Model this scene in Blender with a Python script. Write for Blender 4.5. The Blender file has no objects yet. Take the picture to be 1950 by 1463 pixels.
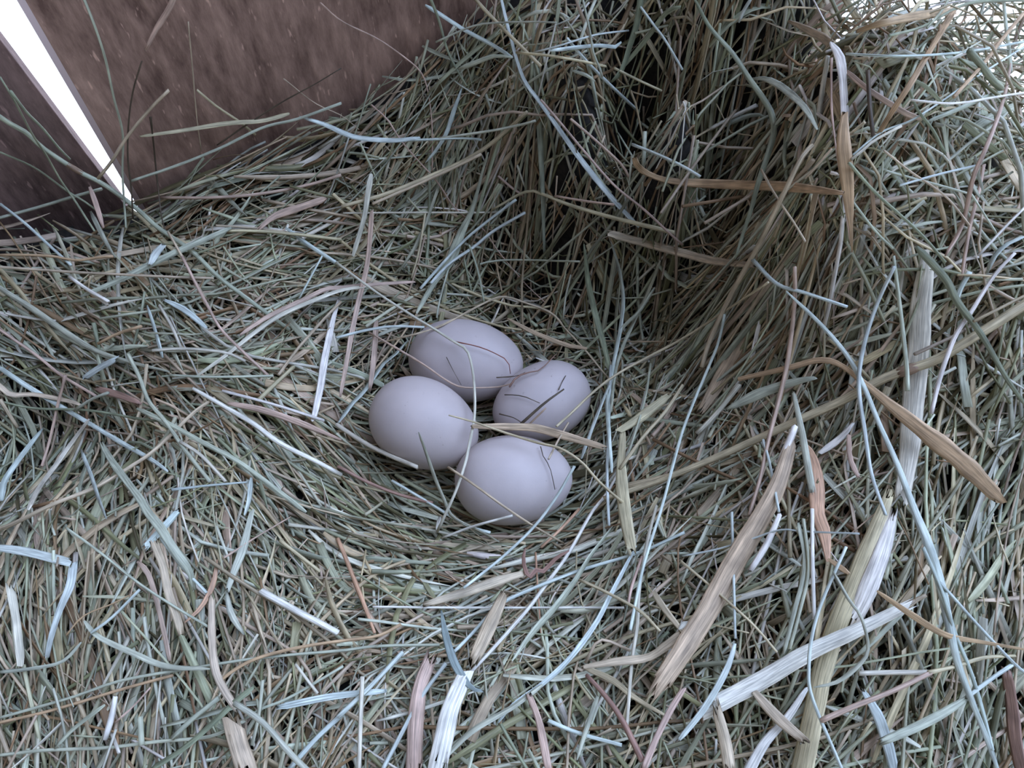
import bpy, math, random, re
import numpy as np

rng = np.random.default_rng(7)
random.seed(7)
SC = bpy.context.scene

# ------------------------------------------------------------------ camera
F, CX, CY = 1480.0, 975.0, 731.5           # focal length and centre in picture pixels
PITCH = math.radians(62)
D0 = 0.400
CAM = np.array([0.0, -D0 * math.cos(PITCH), D0 * math.sin(PITCH)])
FWD = np.array([0.0, math.cos(PITCH), -math.sin(PITCH)])
UPV = np.array([0.0, math.sin(PITCH), math.cos(PITCH)])
RGT = np.array([1.0, 0.0, 0.0])
cam_data = bpy.data.cameras.new('camera')
cam_data.sensor_width = 36.0
cam_data.lens = 36.0 * F / 1950.0
cam_data.clip_start = 0.01
cam = bpy.data.objects.new('camera', cam_data)
cam.location = CAM
cam.rotation_euler = (math.pi / 2 - PITCH, 0, 0)
SC.collection.objects.link(cam)
SC.camera = cam

# ------------------------------------------------------------------ light
SC.view_settings.view_transform = 'Standard'
SC.view_settings.look = 'None'
SC.view_settings.gamma = 1.0
SC.view_settings.use_curve_mapping = False
SC.view_settings.exposure = -0.22
SC.cycles.max_bounces = 6
SC.cycles.diffuse_bounces = 4
SC.cycles.glossy_bounces = 2
SC.cycles.use_denoising = True

SKY_DIM = (0.16, 0.155, 0.165, 1)      # dim shed side of the sky dome
SKY_LIT = (4.3, 5.45, 8.2, 1)      # the bright opening overhead and behind
SKY_OUT = (3.2, 3.6, 4.4, 1)         # daylit snow-white ground outside
wd = bpy.data.worlds.new('daylight')
SC.world = wd
wd.use_nodes = True
nt = wd.node_tree
nt.nodes.clear()
N = nt.nodes.new
tc = N('ShaderNodeTexCoord')
dot = N('ShaderNodeVectorMath'); dot.operation = 'DOT_PRODUCT'
ld = np.array([0.48, 0.26, 0.83]); ld /= np.linalg.norm(ld)
dot.inputs[1].default_value = ld
mr = N('ShaderNodeMapRange'); mr.interpolation_type = 'SMOOTHSTEP'
mr.inputs['From Min'].default_value = 0.70
mr.inputs['From Max'].default_value = 1.0
mx = N('ShaderNodeMix'); mx.data_type = 'RGBA'
mx.inputs[6].default_value = SKY_DIM
mx.inputs[7].default_value = SKY_LIT
sep = N('ShaderNodeSeparateXYZ')
mr2 = N('ShaderNodeMapRange')
mr2.inputs['From Min'].default_value = -0.05
mr2.inputs['From Max'].default_value = -0.25
mx2 = N('ShaderNodeMix'); mx2.data_type = 'RGBA'
mx2.inputs[7].default_value = SKY_OUT
bg = N('ShaderNodeBackground')
wo = N('ShaderNodeOutputWorld')
L = nt.links.new
L(tc.outputs['Generated'], dot.inputs[0]); L(dot.outputs['Value'], mr.inputs['Value'])
L(mr.outputs[0], mx.inputs[0]); L(tc.outputs['Generated'], sep.inputs[0])
L(sep.outputs['Z'], mr2.inputs['Value']); L(mr2.outputs[0], mx2.inputs[0])
L(mx.outputs[2], mx2.inputs[6]); L(mx2.outputs[2], bg.inputs['Color']); L(bg.outputs[0], wo.inputs[0])

# ------------------------------------------------------------------ geometry helpers
def ray(px, py):
    px = np.asarray(px, float); py = np.asarray(py, float)
    d = FWD + ((px - CX) / F)[..., None] * RGT - ((py - CY) / F)[..., None] * UPV
    return d                                        # scaled so that depth along FWD is 1

def at_z(px, py, z):
    d = ray(px, py)
    t = (z - CAM[2]) / d[..., 2]
    return CAM + d * t[..., None]

def project(p):
    v = p - CAM
    dz = v @ FWD
    return CX + F * (v @ RGT) / dz, CY - F * (v @ UPV) / dz, dz

# height of the hay bed: picture points with the height they lie at
HG = """880,700,0 820,830,0 980,910,0 1040,780,0 900,640,1 1100,640,2 1200,600,2 1290,500,6 1180,740,8
1000,470,14 760,540,22 700,450,42 600,350,60 850,150,98 450,300,76 650,230,82 300,430,56 1000,250,84 950,60,118 1130,160,112 1330,180,122
1500,200,134 1500,380,122 1330,350,76 1400,430,66 1180,420,18 1240,300,94 1700,330,136 1600,600,92 1440,560,76 1500,470,108 1380,700,44 1200,800,18 1290,900,30 1500,850,58
1800,760,88 1700,1100,78 1400,1100,46 1180,1010,18 1000,1060,12 830,1000,8 680,900,8 590,790,26 650,640,20 400,640,48 200,600,52
90,850,4 190,890,14 0,860,8 100,970,44 300,1000,46 470,960,34 600,1200,34 300,1300,34 60,1400,26 900,1300,32 1200,1350,36 1500,1400,54 1850,1350,52
1920,1000,68 1900,200,124 1950,500,116 1350,20,134 1650,30,136 0,480,56 -200,700,56 2150,800,90 1000,1650,28 -200,1300,30 2200,1300,60 1900,-150,130 1100,-120,140 300,100,66""".split()
hp = np.array([[float(v) for v in s.split(',')] for s in HG])
HP = at_z(hp[:, 0], hp[:, 1], hp[:, 2] / 1000)
def _tps(r): 
    return np.where(r > 1e-9, r * r * np.log(np.maximum(r, 1e-9)), 0)
_xy = HP[:, :2]
_K = _tps(np.linalg.norm(_xy[:, None] - _xy[None], axis=2)) + np.eye(len(_xy)) * 2e-5
_P = np.hstack([np.ones((len(_xy), 1)), _xy])
_A = np.block([[_K, _P], [_P.T, np.zeros((3, 3))]])
_W = np.linalg.solve(_A, np.concatenate([HP[:, 2], [0, 0, 0]]))
GX0, GY0, GS = -0.52, -0.36, 0.003
GNX, GNY = 348, 300
gx = GX0 + GS * np.arange(GNX); gy = GY0 + GS * np.arange(GNY)
_gp = np.stack(np.meshgrid(gx, gy, indexing='ij'), -1).reshape(-1, 2)
_H = _tps(np.linalg.norm(_gp[:, None] - _xy[None], axis=2)) @ _W[:-3] + _W[-3] + _gp @ _W[-2:]
HGRID = np.clip(_H.reshape(GNX, GNY), -0.004, 0.16)
def height(x, y):
    fx = np.clip((np.asarray(x) - GX0) / GS, 0, GNX - 1.001); fy = np.clip((np.asarray(y) - GY0) / GS, 0, GNY - 1.001)
    i = fx.astype(int); j = fy.astype(int); u = fx - i; v = fy - j
    return (HGRID[i, j] * (1 - u) * (1 - v) + HGRID[i + 1, j] * u * (1 - v) + HGRID[i, j + 1] * (1 - u) * v + HGRID[i + 1, j + 1] * u * v)

# the two plywood panels: vertical planes through their feet
A1 = at_z(np.array(245.), np.array(395.), 0.058); B1 = at_z(np.array(880.), np.array(40.), 0.116)
A0 = at_z(np.array(226.), np.array(396.), 0.050); B0 = at_z(np.array(-60.), np.array(470.), 0.052)
def unit(v):
    v = np.asarray(v, float); return v / np.linalg.norm(v)
WB = unit(np.array([B1[0] - A1[0], B1[1] - A1[1], 0])); NB = np.array([WB[1], -WB[0], 0])      # normal to the nest
WL = unit(np.array([B0[0] - A0[0], B0[1] - A0[1], 0])); NL = np.array([-WL[1], WL[0], 0])
if NB[1] > 0: NB = -NB
if NL[1] > 0: NL = -NL
def wall_side(p):                                     # distance in front of each wall (positive = nest side)
    return (p - A1) @ NB, (p - A0) @ NL

# ------------------------------------------------------------------ eggs (solid of revolution about their long axis)
EGGS = [  # name, centre px, py, z, half length px, half width px, image tilt of the axis (deg, ccw), dip of blunt end, label
    (887, 688, .0185, 110, 80, -8, 0.05, 'cream hen egg at the back of the clutch with thin red twigs across it'),
    (808, 808, .0290, 109, 86, -24, 0.0, 'cream hen egg on the left, its whole top bare above the nest rim'),
    (1031, 766, .0200, 98, 74, 24, 0.0, 'smaller cream egg on the right half tucked under brown straw splinters'),
    (978, 914, .0270, 112, 86, 3, 0.0, 'cream hen egg nearest the front rim with a thin straw over its lower side'),
]
egg_geo = []
for (ex, ey, ez, ea, eb, tilt, dip, lab) in EGGS:
    c = at_z(np.array(float(ex)), np.array(float(ey)), ez)
    dep = (c - CAM) @ FWD
    t = math.radians(tilt)
    ax = unit(np.array([math.cos(t), math.sin(t) / math.sin(PITCH), dip]))
    egg_geo.append(dict(c=c, ax=ax, a=ea * dep / F, b=eb * dep / F * 0.985, label=lab, flip=tilt > 10 and -1 or 1))

def ray_surface(px, py, lift):
    """depth at which the picture ray meets the hay bed (raised by lift), a panel or an egg, and whether it is an egg"""
    d = ray(px, py); n = len(d)
    ts = np.arange(0.12, 1.1, 0.0015)
    P = CAM + d[:, None, :] * ts[None, :, None]
    below = P[..., 2] < height(P[..., 0], P[..., 1]) + lift
    sb, sl = (P - A1) @ NB, (P - A0) @ NL
    along = (P - A1) @ WB; alongL = (P - A0) @ WL
    below |= (sb < 0.004) & (along > -0.005) & (along < 0.36)
    below |= (sl < 0.004) & (alongL > -0.005)
    idx = np.where(below.any(1), below.argmax(1), int(0.55 / 0.0015))
    dep = ts[idx]; egg = np.zeros(n, bool)
    for e in egg_geo:
        ax = e['ax']; S = np.eye(3) / e['b'] + np.outer(ax, ax) * (1 / e['a'] - 1 / e['b'])
        o = S @ (CAM - e['c']); q = d @ S.T
        A = (q * q).sum(1); B = q @ o; C = o @ o - 1.0
        disc = B * B - A * C
        t = np.where(disc > 0, (-B - np.sqrt(np.maximum(disc, 0))) / A, 9.0)
        hit = t - 0.0015 < dep + (0.012 if True else 0)
        egg |= hit & (disc > 0)
        dep = np.where(hit & (t < 9), np.minimum(dep, t - 0.0015), dep)
    return dep, egg

# ------------------------------------------------------------------ materials
def new_mat(name):
    m = bpy.data.materials.new(name); m.use_nodes = True
    n = m.node_tree; b = n.nodes['Principled BSDF']
    return m, n, b

def make_hay_mat():
    m, n, b = new_mat('dry_hay')
    N = n.nodes.new; L = n.links.new
    at = N('ShaderNodeAttribute'); at.attribute_name = 'Col'
    uv = N('ShaderNodeUVMap'); uv.uv_map = 'UVMap'
    no = N('ShaderNodeTexNoise'); no.inputs['Scale'].default_value = 2.6; no.inputs['Detail'].default_value = 3
    mp = N('ShaderNodeMapRange'); mp.inputs['From Min'].default_value = .3; mp.inputs['From Max'].default_value = .7
    mp.inputs['To Min'].default_value = .58; mp.inputs['To Max'].default_value = 1.25
    mul = N('ShaderNodeVectorMath'); mul.operation = 'SCALE'
    L(uv.outputs[0], no.inputs['Vector']); L(no.outputs['Fac'], mp.inputs['Value'])
    L(at.outputs['Color'], mul.inputs[0]); L(mp.outputs[0], mul.inputs['Scale'])
    # blotches of weathering
    geo = N('ShaderNodeTexCoord'); n2 = N('ShaderNodeTexNoise'); n2.inputs['Scale'].default_value = 130; n2.inputs['Detail'].default_value = 2
    mp2 = N('ShaderNodeMapRange'); mp2.inputs['From Min'].default_value = .3; mp2.inputs['From Max'].default_value = .7
    mp2.inputs['To Min'].default_value = .8; mp2.inputs['To Max'].default_value = 1.15
    mul2 = N('ShaderNodeVectorMath'); mul2.operation = 'SCALE'
    L(geo.outputs['Object'], n2.inputs['Vector']); L(n2.outputs['Fac'], mp2.inputs['Value'])
    L(mul.outputs[0], mul2.inputs[0]); L(mp2.outputs[0], mul2.inputs['Scale'])
    L(mul2.outputs[0], b.inputs['Base Color'])
    bp = N('ShaderNodeBump'); bp.inputs['Strength'].default_value = .35; bp.inputs['Distance'].default_value = .0004
    L(no.outputs['Fac'], bp.inputs['Height']); L(bp.outputs[0], b.inputs['Normal'])
    b.inputs['Roughness'].default_value = .5
    b.inputs['Specular IOR Level'].default_value = .35
    return m
HAY = make_hay_mat()

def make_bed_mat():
    m, n, b = new_mat('packed_hay_shaded')  # packed hay coloured near-black, standing in for shade deep between the stalks
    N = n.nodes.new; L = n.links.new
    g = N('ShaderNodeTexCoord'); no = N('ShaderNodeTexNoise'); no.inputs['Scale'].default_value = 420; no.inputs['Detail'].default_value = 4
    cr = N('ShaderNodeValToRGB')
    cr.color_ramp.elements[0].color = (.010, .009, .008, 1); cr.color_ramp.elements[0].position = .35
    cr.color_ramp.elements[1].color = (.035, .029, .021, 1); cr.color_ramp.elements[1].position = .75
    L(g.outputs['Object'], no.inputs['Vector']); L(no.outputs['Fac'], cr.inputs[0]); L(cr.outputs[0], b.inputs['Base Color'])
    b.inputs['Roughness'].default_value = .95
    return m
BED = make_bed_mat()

def make_ply_mat(name, dark, light, sc):
    m, n, b = new_mat(name)
    N = n.nodes.new; L = n.links.new
    g = N('ShaderNodeTexCoord')
    mp = N('ShaderNodeMapping'); mp.inputs['Scale'].default_value = (190 * sc, 190 * sc, 48 * sc); mp.inputs['Rotation'].default_value = (0.0, -0.10, 0)
    fine = N('ShaderNodeTexNoise'); fine.inputs['Scale'].default_value = 1.0; fine.inputs['Detail'].default_value = 5; fine.inputs['Roughness'].default_value = .65
    mp2 = N('ShaderNodeMapping'); mp2.inputs['Scale'].default_value = (26, 26, 10)
    broad = N('ShaderNodeTexNoise'); broad.inputs['Scale'].default_value = 1.0; broad.inputs['Detail'].default_value = 3
    cr = N('ShaderNodeValToRGB'); e = cr.color_ramp.elements
    e[0].position = .36; e[0].color = dark; e[1].position = .66; e[1].color = light
    ad = N('ShaderNodeMath'); ad.operation = 'MULTIPLY_ADD'; ad.inputs[1].default_value = .55
    ml = N('ShaderNodeMath'); ml.operation = 'MULTIPLY'; ml.inputs[1].default_value = .45
    # short pale splinters standing in the grain
    mp3 = N('ShaderNodeMapping'); mp3.inputs['Scale'].default_value = (480, 480, 110); mp3.inputs['Rotation'].default_value = (0, -0.12, 0)
    vo = N('ShaderNodeTexNoise'); vo.inputs['Scale'].default_value = 1.0; vo.inputs['Detail'].default_value = 2
    vr = N('ShaderNodeValToRGB'); vr.color_ramp.elements[0].position = .66; vr.color_ramp.elements[1].position = .74
    mixs = N('ShaderNodeMix'); mixs.data_type = 'RGBA'; mixs.inputs[7].default_value = tuple(min(1, c * 1.6) for c in light[:3]) + (1,)
    sm = N('ShaderNodeMath'); sm.operation = 'MULTIPLY'; sm.inputs[1].default_value = .6
    for q in (mp, mp2, mp3): L(g.outputs['Object'], q.inputs['Vector'])
    L(mp.outputs[0], fine.inputs['Vector']); L(mp2.outputs[0], broad.inputs['Vector']); L(mp3.outputs[0], vo.inputs['Vector'])
    L(broad.outputs['Fac'], ml.inputs[0]); L(fine.outputs['Fac'], ad.inputs[0]); L(ml.outputs[0], ad.inputs[2])
    L(ad.outputs[0], cr.inputs[0]); L(cr.outputs[0], mixs.inputs[6]); L(vo.outputs['Fac'], vr.inputs[0]); L(vr.outputs[0], sm.inputs[0]); L(sm.outputs[0], mixs.inputs[0])
    L(mixs.outputs[2], b.inputs['Base Color'])
    bp = N('ShaderNodeBump'); bp.inputs['Strength'].default_value = .5; bp.inputs['Distance'].default_value = .001
    L(fine.outputs['Fac'], bp.inputs['Height']); L(bp.outputs[0], b.inputs['Normal'])
    b.inputs['Roughness'].default_value = .8
    return m

def make_egg_mat(name, tint, seed):
    m, n, b = new_mat(name)
    N = n.nodes.new; L = n.links.new
    g = N('ShaderNodeTexCoord'); mp = N('ShaderNodeMapping'); mp.inputs['Location'].default_value = (seed, seed * 2, 0)
    no = N('ShaderNodeTexNoise'); no.inputs['Scale'].default_value = 55; no.inputs['Detail'].default_value = 3
    cr = N('ShaderNodeValToRGB'); e = cr.color_ramp.elements
    e[0].position = .35; e[0].color = tuple(c * .90 for c in tint) + (1,); e[1].position = .6; e[1].color = tint + (1,)
    sp = N('ShaderNodeTexNoise'); sp.inputs['Scale'].default_value = 420; sp.inputs['Detail'].default_value = 1
    sr = N('ShaderNodeValToRGB'); sr.color_ramp.elements[0].position = .71; sr.color_ramp.elements[1].position = .78
    big = N('ShaderNodeTexNoise'); big.inputs['Scale'].default_value = 38
    br = N('ShaderNodeValToRGB'); br.color_ramp.elements[0].position = .5; br.color_ramp.elements[1].position = .7
    mu = N('ShaderNodeMath'); mu.operation = 'MULTIPLY'
    mu2 = N('ShaderNodeMath'); mu2.operation = 'MULTIPLY'; mu2.inputs[1].default_value = .5
    mx = N('ShaderNodeMix'); mx.data_type = 'RGBA'; mx.inputs[7].default_value = (.16, .10, .06, 1)
    L(g.outputs['Object'], mp.inputs['Vector'])
    for q in (no, sp, big): L(mp.outputs[0], q.inputs['Vector'])
    L(no.outputs['Fac'], cr.inputs[0]); L(sp.outputs['Fac'], sr.inputs[0]); L(big.outputs['Fac'], br.inputs[0])
    L(sr.outputs[0], mu.inputs[0]); L(br.outputs[0], mu.inputs[1]); L(mu.outputs[0], mu2.inputs[0]); L(mu2.outputs[0], mx.inputs[0])
    L(cr.outputs[0], mx.inputs[6]); L(mx.outputs[2], b.inputs['Base Color'])
    po = N('ShaderNodeTexNoise'); po.inputs['Scale'].default_value = 1400; po.inputs['Detail'].default_value = 2
    bp = N('ShaderNodeBump'); bp.inputs['Strength'].default_value = .15; bp.inputs['Distance'].default_value = .0002
    L(mp.outputs[0], po.inputs['Vector']); L(po.outputs['Fac'], bp.inputs['Height']); L(bp.outputs[0], b.inputs['Normal'])
    b.inputs['Roughness'].default_value = .55
    b.inputs['Subsurface Weight'].default_value = .08; b.inputs['Subsurface Radius'].default_value = (.004, .003, .002); b.inputs['Subsurface Scale'].default_value = 1
    return m

# ------------------------------------------------------------------ mesh helpers
def mesh_from(name, V, faces_sizes, loops, mats, col=None, uv=None, midx=None, smooth=True):
    me = bpy.data.meshes.new(name)
    me.vertices.add(len(V)); me.vertices.foreach_set('co', np.asarray(V, np.float32).ravel())
    me.loops.add(len(loops)); me.loops.foreach_set('vertex_index', np.asarray(loops, np.int32))
    fs = np.asarray(faces_sizes, np.int32); st = np.concatenate([[0], np.cumsum(fs)[:-1]]).astype(np.int32)
    me.polygons.add(len(fs)); me.polygons.foreach_set('loop_start', st); me.polygons.foreach_set('loop_total', fs)
    me.polygons.foreach_set('use_smooth', np.full(len(fs), smooth))
    for m in mats: me.materials.append(m)
    if midx is not None: me.polygons.foreach_set('material_index', np.asarray(midx, np.int32))
    if col is not None:
        a = me.color_attributes.new('Col', 'FLOAT_COLOR', 'POINT')
        c4 = np.ones((len(V), 4), np.float32); c4[:, :3] = col
        a.data.foreach_set('color', c4.ravel())
    if uv is not None:
        u = me.uv_layers.new(name='UVMap')
        u.data.foreach_set('uv', np.asarray(uv, np.float32)[np.asarray(loops)].ravel())
    me.update(calc_edges=True); me.validate()
    return me

def link(name, me, parent=None, loc=None):
    o = bpy.data.objects.new(name, me)
    SC.collection.objects.link(o)
    if parent is not None: o.parent = parent
    if loc is not None: o.location = loc
    return o

def tag(o, label=None, cat=None, group=None, kind=None):
    if label: o['label'] = label
    if cat: o['category'] = cat
    if group: o['group'] = group
    if kind: o['kind'] = kind
    return o

def section(kind):
    """closed outline of a strand across its run, width 1"""
    if kind == 'stem':
        a = np.arange(6) * math.pi / 3
        return np.stack([.5 * np.cos(a), .46 * np.sin(a)], 1)
    if kind == 'blade':
        return np.array([[-.5, .10], [0, -.03], [.5, .10], [.47, .02], [0, -.15], [-.47, .02]])
    if kind == 'flat':
        u = np.linspace(-.5, .5, 6)
        return np.concatenate([np.stack([u, [0, .045, .03, .05, .035, 0]], 1), np.stack([u[::-1] * .97, [-.05, -.02, -.03, -.02, -.03, -.05]], 1)])
    u = np.linspace(-.5, .5, 11)                     # split straw: a shallow trough with ribs
    top = .17 * (1 - (2 * u) ** 2) + .035 * np.cos(u * 2 * math.pi * 4.5)
    bot = top[::-1] - .07
    return np.concatenate([np.stack([u, top], 1), np.stack([u[::-1] * .97, bot], 1)])

def strands(P, W, S, up, roll, jag=0.0, rnd=None, seed=None):
    """P (n,k,3) runs, W (n,k) widths, S (m,2) or (n,m,2) section, up (n,3), roll (n,k) -> verts, sizes, loops, uv"""
    n, k, _ = P.shape
    if S.ndim == 2: S = np.broadcast_to(S, (n,) + S.shape)
    m = S.shape[1]
    T = np.gradient(P, axis=1); T /= np.linalg.norm(T, axis=2, keepdims=True) + 1e-12
    side = np.cross(T, up[:, None, :]); side /= np.linalg.norm(side, axis=2, keepdims=True) + 1e-9
    nor = np.cross(side, T)
    c, s = np.cos(roll)[..., None], np.sin(roll)[..., None]
    sd = side * c + nor * s; nn = nor * c - side * s
    V = P[:, :, None, :] + W[:, :, None, None] * (S[:, None, :, 0, None] * sd[:, :, None, :] + S[:, None, :, 1, None] * nn[:, :, None, :])
    if jag:
        j = (rnd.random((n, m)) - .5) * jag
        V[:, 0] += (j * W[:, :1])[..., None] * T[:, 0][:, None, :]
        j = (rnd.random((n, m)) - .5) * jag
        V[:, -1] += (j * W[:, -1:])[..., None] * T[:, -1][:, None, :]
    seg = np.concatenate([np.zeros((n, 1)), np.cumsum(np.linalg.norm(np.diff(P, axis=1), axis=2), 1)], 1) * 1000
    off = (rnd if rnd is not None else rng).random((n, 2)) * 500
    per = np.arange(m) / m
    uvx = np.broadcast_to((np.abs(per - .5) * 2)[None, None, :] * W.mean(1)[:, None, None] * 1000 * 1.1, (n, k, m)) + off[:, 0, None, None]
    uvy = np.broadcast_to(seg[:, :, None] * .035, (n, k, m)) + off[:, 1, None, None]
    UV = np.stack([uvx, uvy], -1).reshape(-1, 2)
    base = (np.arange(n) * k * m)[:, None, None, None]
    ii = np.arange(k - 1)[None, :, None]; jj = np.arange(m)[None, None, :]; j2 = (jj + 1) % m
    q = np.stack([ii * m + jj, (ii + 1) * m + jj, (ii + 1) * m + j2, ii * m + j2], -1)      # (1,k-1,m,4)
    q = (q + base).reshape(-1)
    caps0 = (np.arange(m)[None] + (np.arange(n) * k * m)[:, None]).reshape(-1)
    caps1 = (np.arange(m)[::-1][None] + ((np.arange(n) * k + k - 1) * m)[:, None]).reshape(-1)
    sizes = np.concatenate([np.full(n * (k - 1) * m, 4), np.full(2 * n, m)])
    return V.reshape(-1, 3), sizes, np.concatenate([q, caps0, caps1]), UV

# ------------------------------------------------------------------ plywood panels (the setting)
def slab(name, p0, d, nrm, length, low, top, z0, z1, thick, bevel, mats, lab):
    """board standing on edge whose slit-side edge passes the picture points low and top; thickness goes away from the nest"""
    def on(px, py):
        r = ray(np.array(float(px)), np.array(float(py))); t = ((p0 - CAM) @ nrm) / (r @ nrm); return CAM + r * t
    lo, hi = on(*low), on(*top)
    def edge(z): return lo + (hi - lo) * ((z - lo[2]) / (hi[2] - lo[2]))
    t = -nrm * thick; far = np.array([p0[0], p0[1], 0]) + d * length
    V = []
    for z in (z0, z1):
        e = edge(z); f = far + np.array([0, 0, z])
        V += [e + d * bevel, f, f + t, e + t]
    Fc = [(0, 1, 5, 4), (1, 2, 6, 5), (2, 3, 7, 6), (3, 0, 4, 7), (4, 5, 6, 7), (3, 2, 1, 0)]
    me = mesh_from(name, V, [4] * 6, [i for f in Fc for i in f], mats, midx=[0, 0, 0, 1, 0, 0], smooth=False)
    o = link(name, me)
    tag(o, lab, kind='structure')
    md = o.modifiers.new('edge', 'BEVEL'); md.width = .0004; md.segments = 2
    return o
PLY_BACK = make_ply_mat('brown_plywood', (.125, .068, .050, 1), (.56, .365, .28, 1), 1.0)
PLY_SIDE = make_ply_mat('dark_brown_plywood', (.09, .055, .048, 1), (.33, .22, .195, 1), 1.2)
m_, n_, EDGE = new_mat('daylit_sawn_edge'); EDGE.inputs['Base Color'].default_value = (.85, .72, .76, 1); EDGE.inputs['Roughness'].default_value = .8  # daylight from outside the slit is put into this edge's pale colour
EDGE = m_
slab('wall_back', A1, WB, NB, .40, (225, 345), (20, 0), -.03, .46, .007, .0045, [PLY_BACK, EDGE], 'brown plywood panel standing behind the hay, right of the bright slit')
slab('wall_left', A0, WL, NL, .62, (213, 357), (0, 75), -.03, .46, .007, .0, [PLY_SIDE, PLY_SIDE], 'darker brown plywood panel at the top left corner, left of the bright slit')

# ------------------------------------------------------------------ eggs
def build_egg(i, e):
    nu, nv = 64, 48
    th = np.linspace(0, math.pi, nu + 2)[1:-1]
    x = np.cos(th); r = np.sin(th) * (1 - .085 * x + .02 * x * x)
    ph = np.arange(nv) * 2 * math.pi / nv
    ax = e['ax'] * e['flip']; s = unit(np.cross(ax, [0, 0, 1])); u = np.cross(s, ax)
    X = x[:, None] * ax * e['a'] 
    V = X[:, None, :] + (r[:, None, None] * e['b']) * (np.cos(ph)[None, :, None] * s + np.sin(ph)[None, :, None] * u)
    V = V.reshape(-1, 3); V = np.vstack([V, ax * e['a'], -ax * e['a']])
    sizes = []; loops = []
    for a in range(nu - 1):
        for b in range(nv):
            loops += [a * nv + b, (a + 1) * nv + b, (a + 1) * nv + (b + 1) % nv, a * nv + (b + 1) % nv]; sizes.append(4)
    for b in range(nv):
        loops += [nu * nv, b, (b + 1) % nv]; sizes.append(3)
        loops += [nu * nv + 1, (nu - 1) * nv + (b + 1) % nv, (nu - 1) * nv + b]; sizes.append(3)
    tint = [(.56, .49, .475), (.57, .495, .47), (.57, .50, .485), (.59, .52, .50)][i]
    me = mesh_from('hen_egg', V, sizes, loops, [make_egg_mat('eggshell', tint, 3.7 * i)])
    o = link('hen_egg', me, loc=e['c'])
    tag(o, e['label'], 'egg', 'eggs in the hay nest')
for i, e in enumerate(egg_geo): build_egg(i, e)

# ------------------------------------------------------------------ the hay nobody could count
DG = """100,1250,85,18 300,1200,80,22 480,1200,98,28 60,1000,85,28 300,950,72,38 450,1080,108,22 600,1020,132,18 550,950,138,18
650,950,145,14 750,1040,158,12 900,1085,174,10 1050,1060,8,14 1150,980,38,18 480,820,148,16 300,750,150,22 100,650,150,30 60,880,60,40 250,520,150,50
550,620,40,50 620,500,22,25 500,380,22,10 380,350,20,12 650,330,20,14 800,250,30,25 800,400,28,20 950,300,42,35 1000,450,25,55 700,560,18,35 1100,200,60,70
1000,80,165,45 1300,100,60,75 1200,350,130,75 1300,500,80,75 1150,550,70,70 1200,750,78,25 1300,800,55,18 1400,650,60,32 1500,550,60,60 1500,300,80,75
1700,350,15,45 1850,400,8,40 1700,150,60,50 1850,120,28,30 1650,600,90,70 1550,850,55,45 1800,700,80,35 1850,900,84,16 1900,1150,90,15 1800,1150,85,18 1750,1250,80,25
1650,1350,90,45 1500,1100,70,35 1350,1000,42,30 1250,1150,60,55 1000,1200,40,50 1200,1350,80,65 900,1350,70,55 700,1180,20,55 650,1350,62,55
850,1000,166,10 1400,1300,70,55 850,700,20,40 -150,1000,80,30 200,1600,80,30 1000,1600,60,60 1900,1600,85,30 2100,800,60,50 1000,940,0,30"""
dg = np.array([[float(v) for v in s.split(',')] for s in DG.split()])
_zd = .02 * np.ones(len(dg))
for _ in range(6):
    q = at_z(dg[:, 0], dg[:, 1], _zd); _zd = height(q[:, 0], q[:, 1])
DP = at_z(dg[:, 0], dg[:, 1], _zd)[:, :2]
_a = np.radians(dg[:, 2])
_ra = at_z(dg[:, 0] - 12 * np.cos(_a), dg[:, 1] + 12 * np.sin(_a), _zd); _rb = at_z(dg[:, 0] + 12 * np.cos(_a), dg[:, 1] - 12 * np.sin(_a), _zd)
_w = np.arctan2((_rb - _ra)[:, 1], (_rb - _ra)[:, 0])
DC = np.stack([np.cos(2 * _w), np.sin(2 * _w)], 1); DS = np.radians(dg[:, 3])
def field(xy):
    d2 = ((xy[:, None, :] - DP[None]) ** 2).sum(2) + 1.5e-4
    w = 1 / d2 ** 1.6; w /= w.sum(1, keepdims=True)
    v = w @ DC
    return np.arctan2(v[:, 1], v[:, 0]) / 2, w @ DS

# colours hay really has (linear), with how often each comes up
PAL = np.array([(.47, .48, .37), (.58, .60, .54), (.56, .46, .33), (.56, .45, .37), (.29, .29, .18), (.76, .73, .70), (.32, .21, .13), (.40, .42, .34), (.62, .53, .39), (.14, .12, .07)]) * [1.03, 1.01, .86]
PW = np.array([.18, .13, .12, .15, .09, .06, .07, .10, .07, .03]); PW = PW / PW.sum()

def out_of_room(P, m=.0):
    sb, sl = (P - A1) @ NB, (P - A0) @ NL
    al, ll = (P - A1) @ WB, (P - A0) @ WL
    return ((sb < m) & (al < .40) & (al > -.03)) | ((sl < m) & (ll > -.03)) | ((sb < m) & (sl < m))

def egg_gap(P):
    g = np.full(P.shape[:-1], 9.)
    for e in egg_geo:
        ax = e['ax']; S = np.eye(3) / e['b'] + np.outer(ax, ax) * (1 / e['a'] - 1 / e['b'])
        g = np.minimum(g, np.linalg.norm((P - e['c']) @ S.T, axis=-1))
    return g

def corner_void(x, y):
    """how far a point lies past the loose top right edge of the pile"""
    return (x - VE[0]) * VN[0] + (y - VE[1]) * VN[1]
_v1 = at_z(np.array(1540.), np.array(60.), .134); _v2 = at_z(np.array(1930.), np.array(350.), .124)
VE = _v1[:2]; _vd = unit((_v2 - _v1)[:2]); VN = np.array([-_vd[1], _vd[0]])
if VN[0] + VN[1] < 0: VN = -VN

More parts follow.
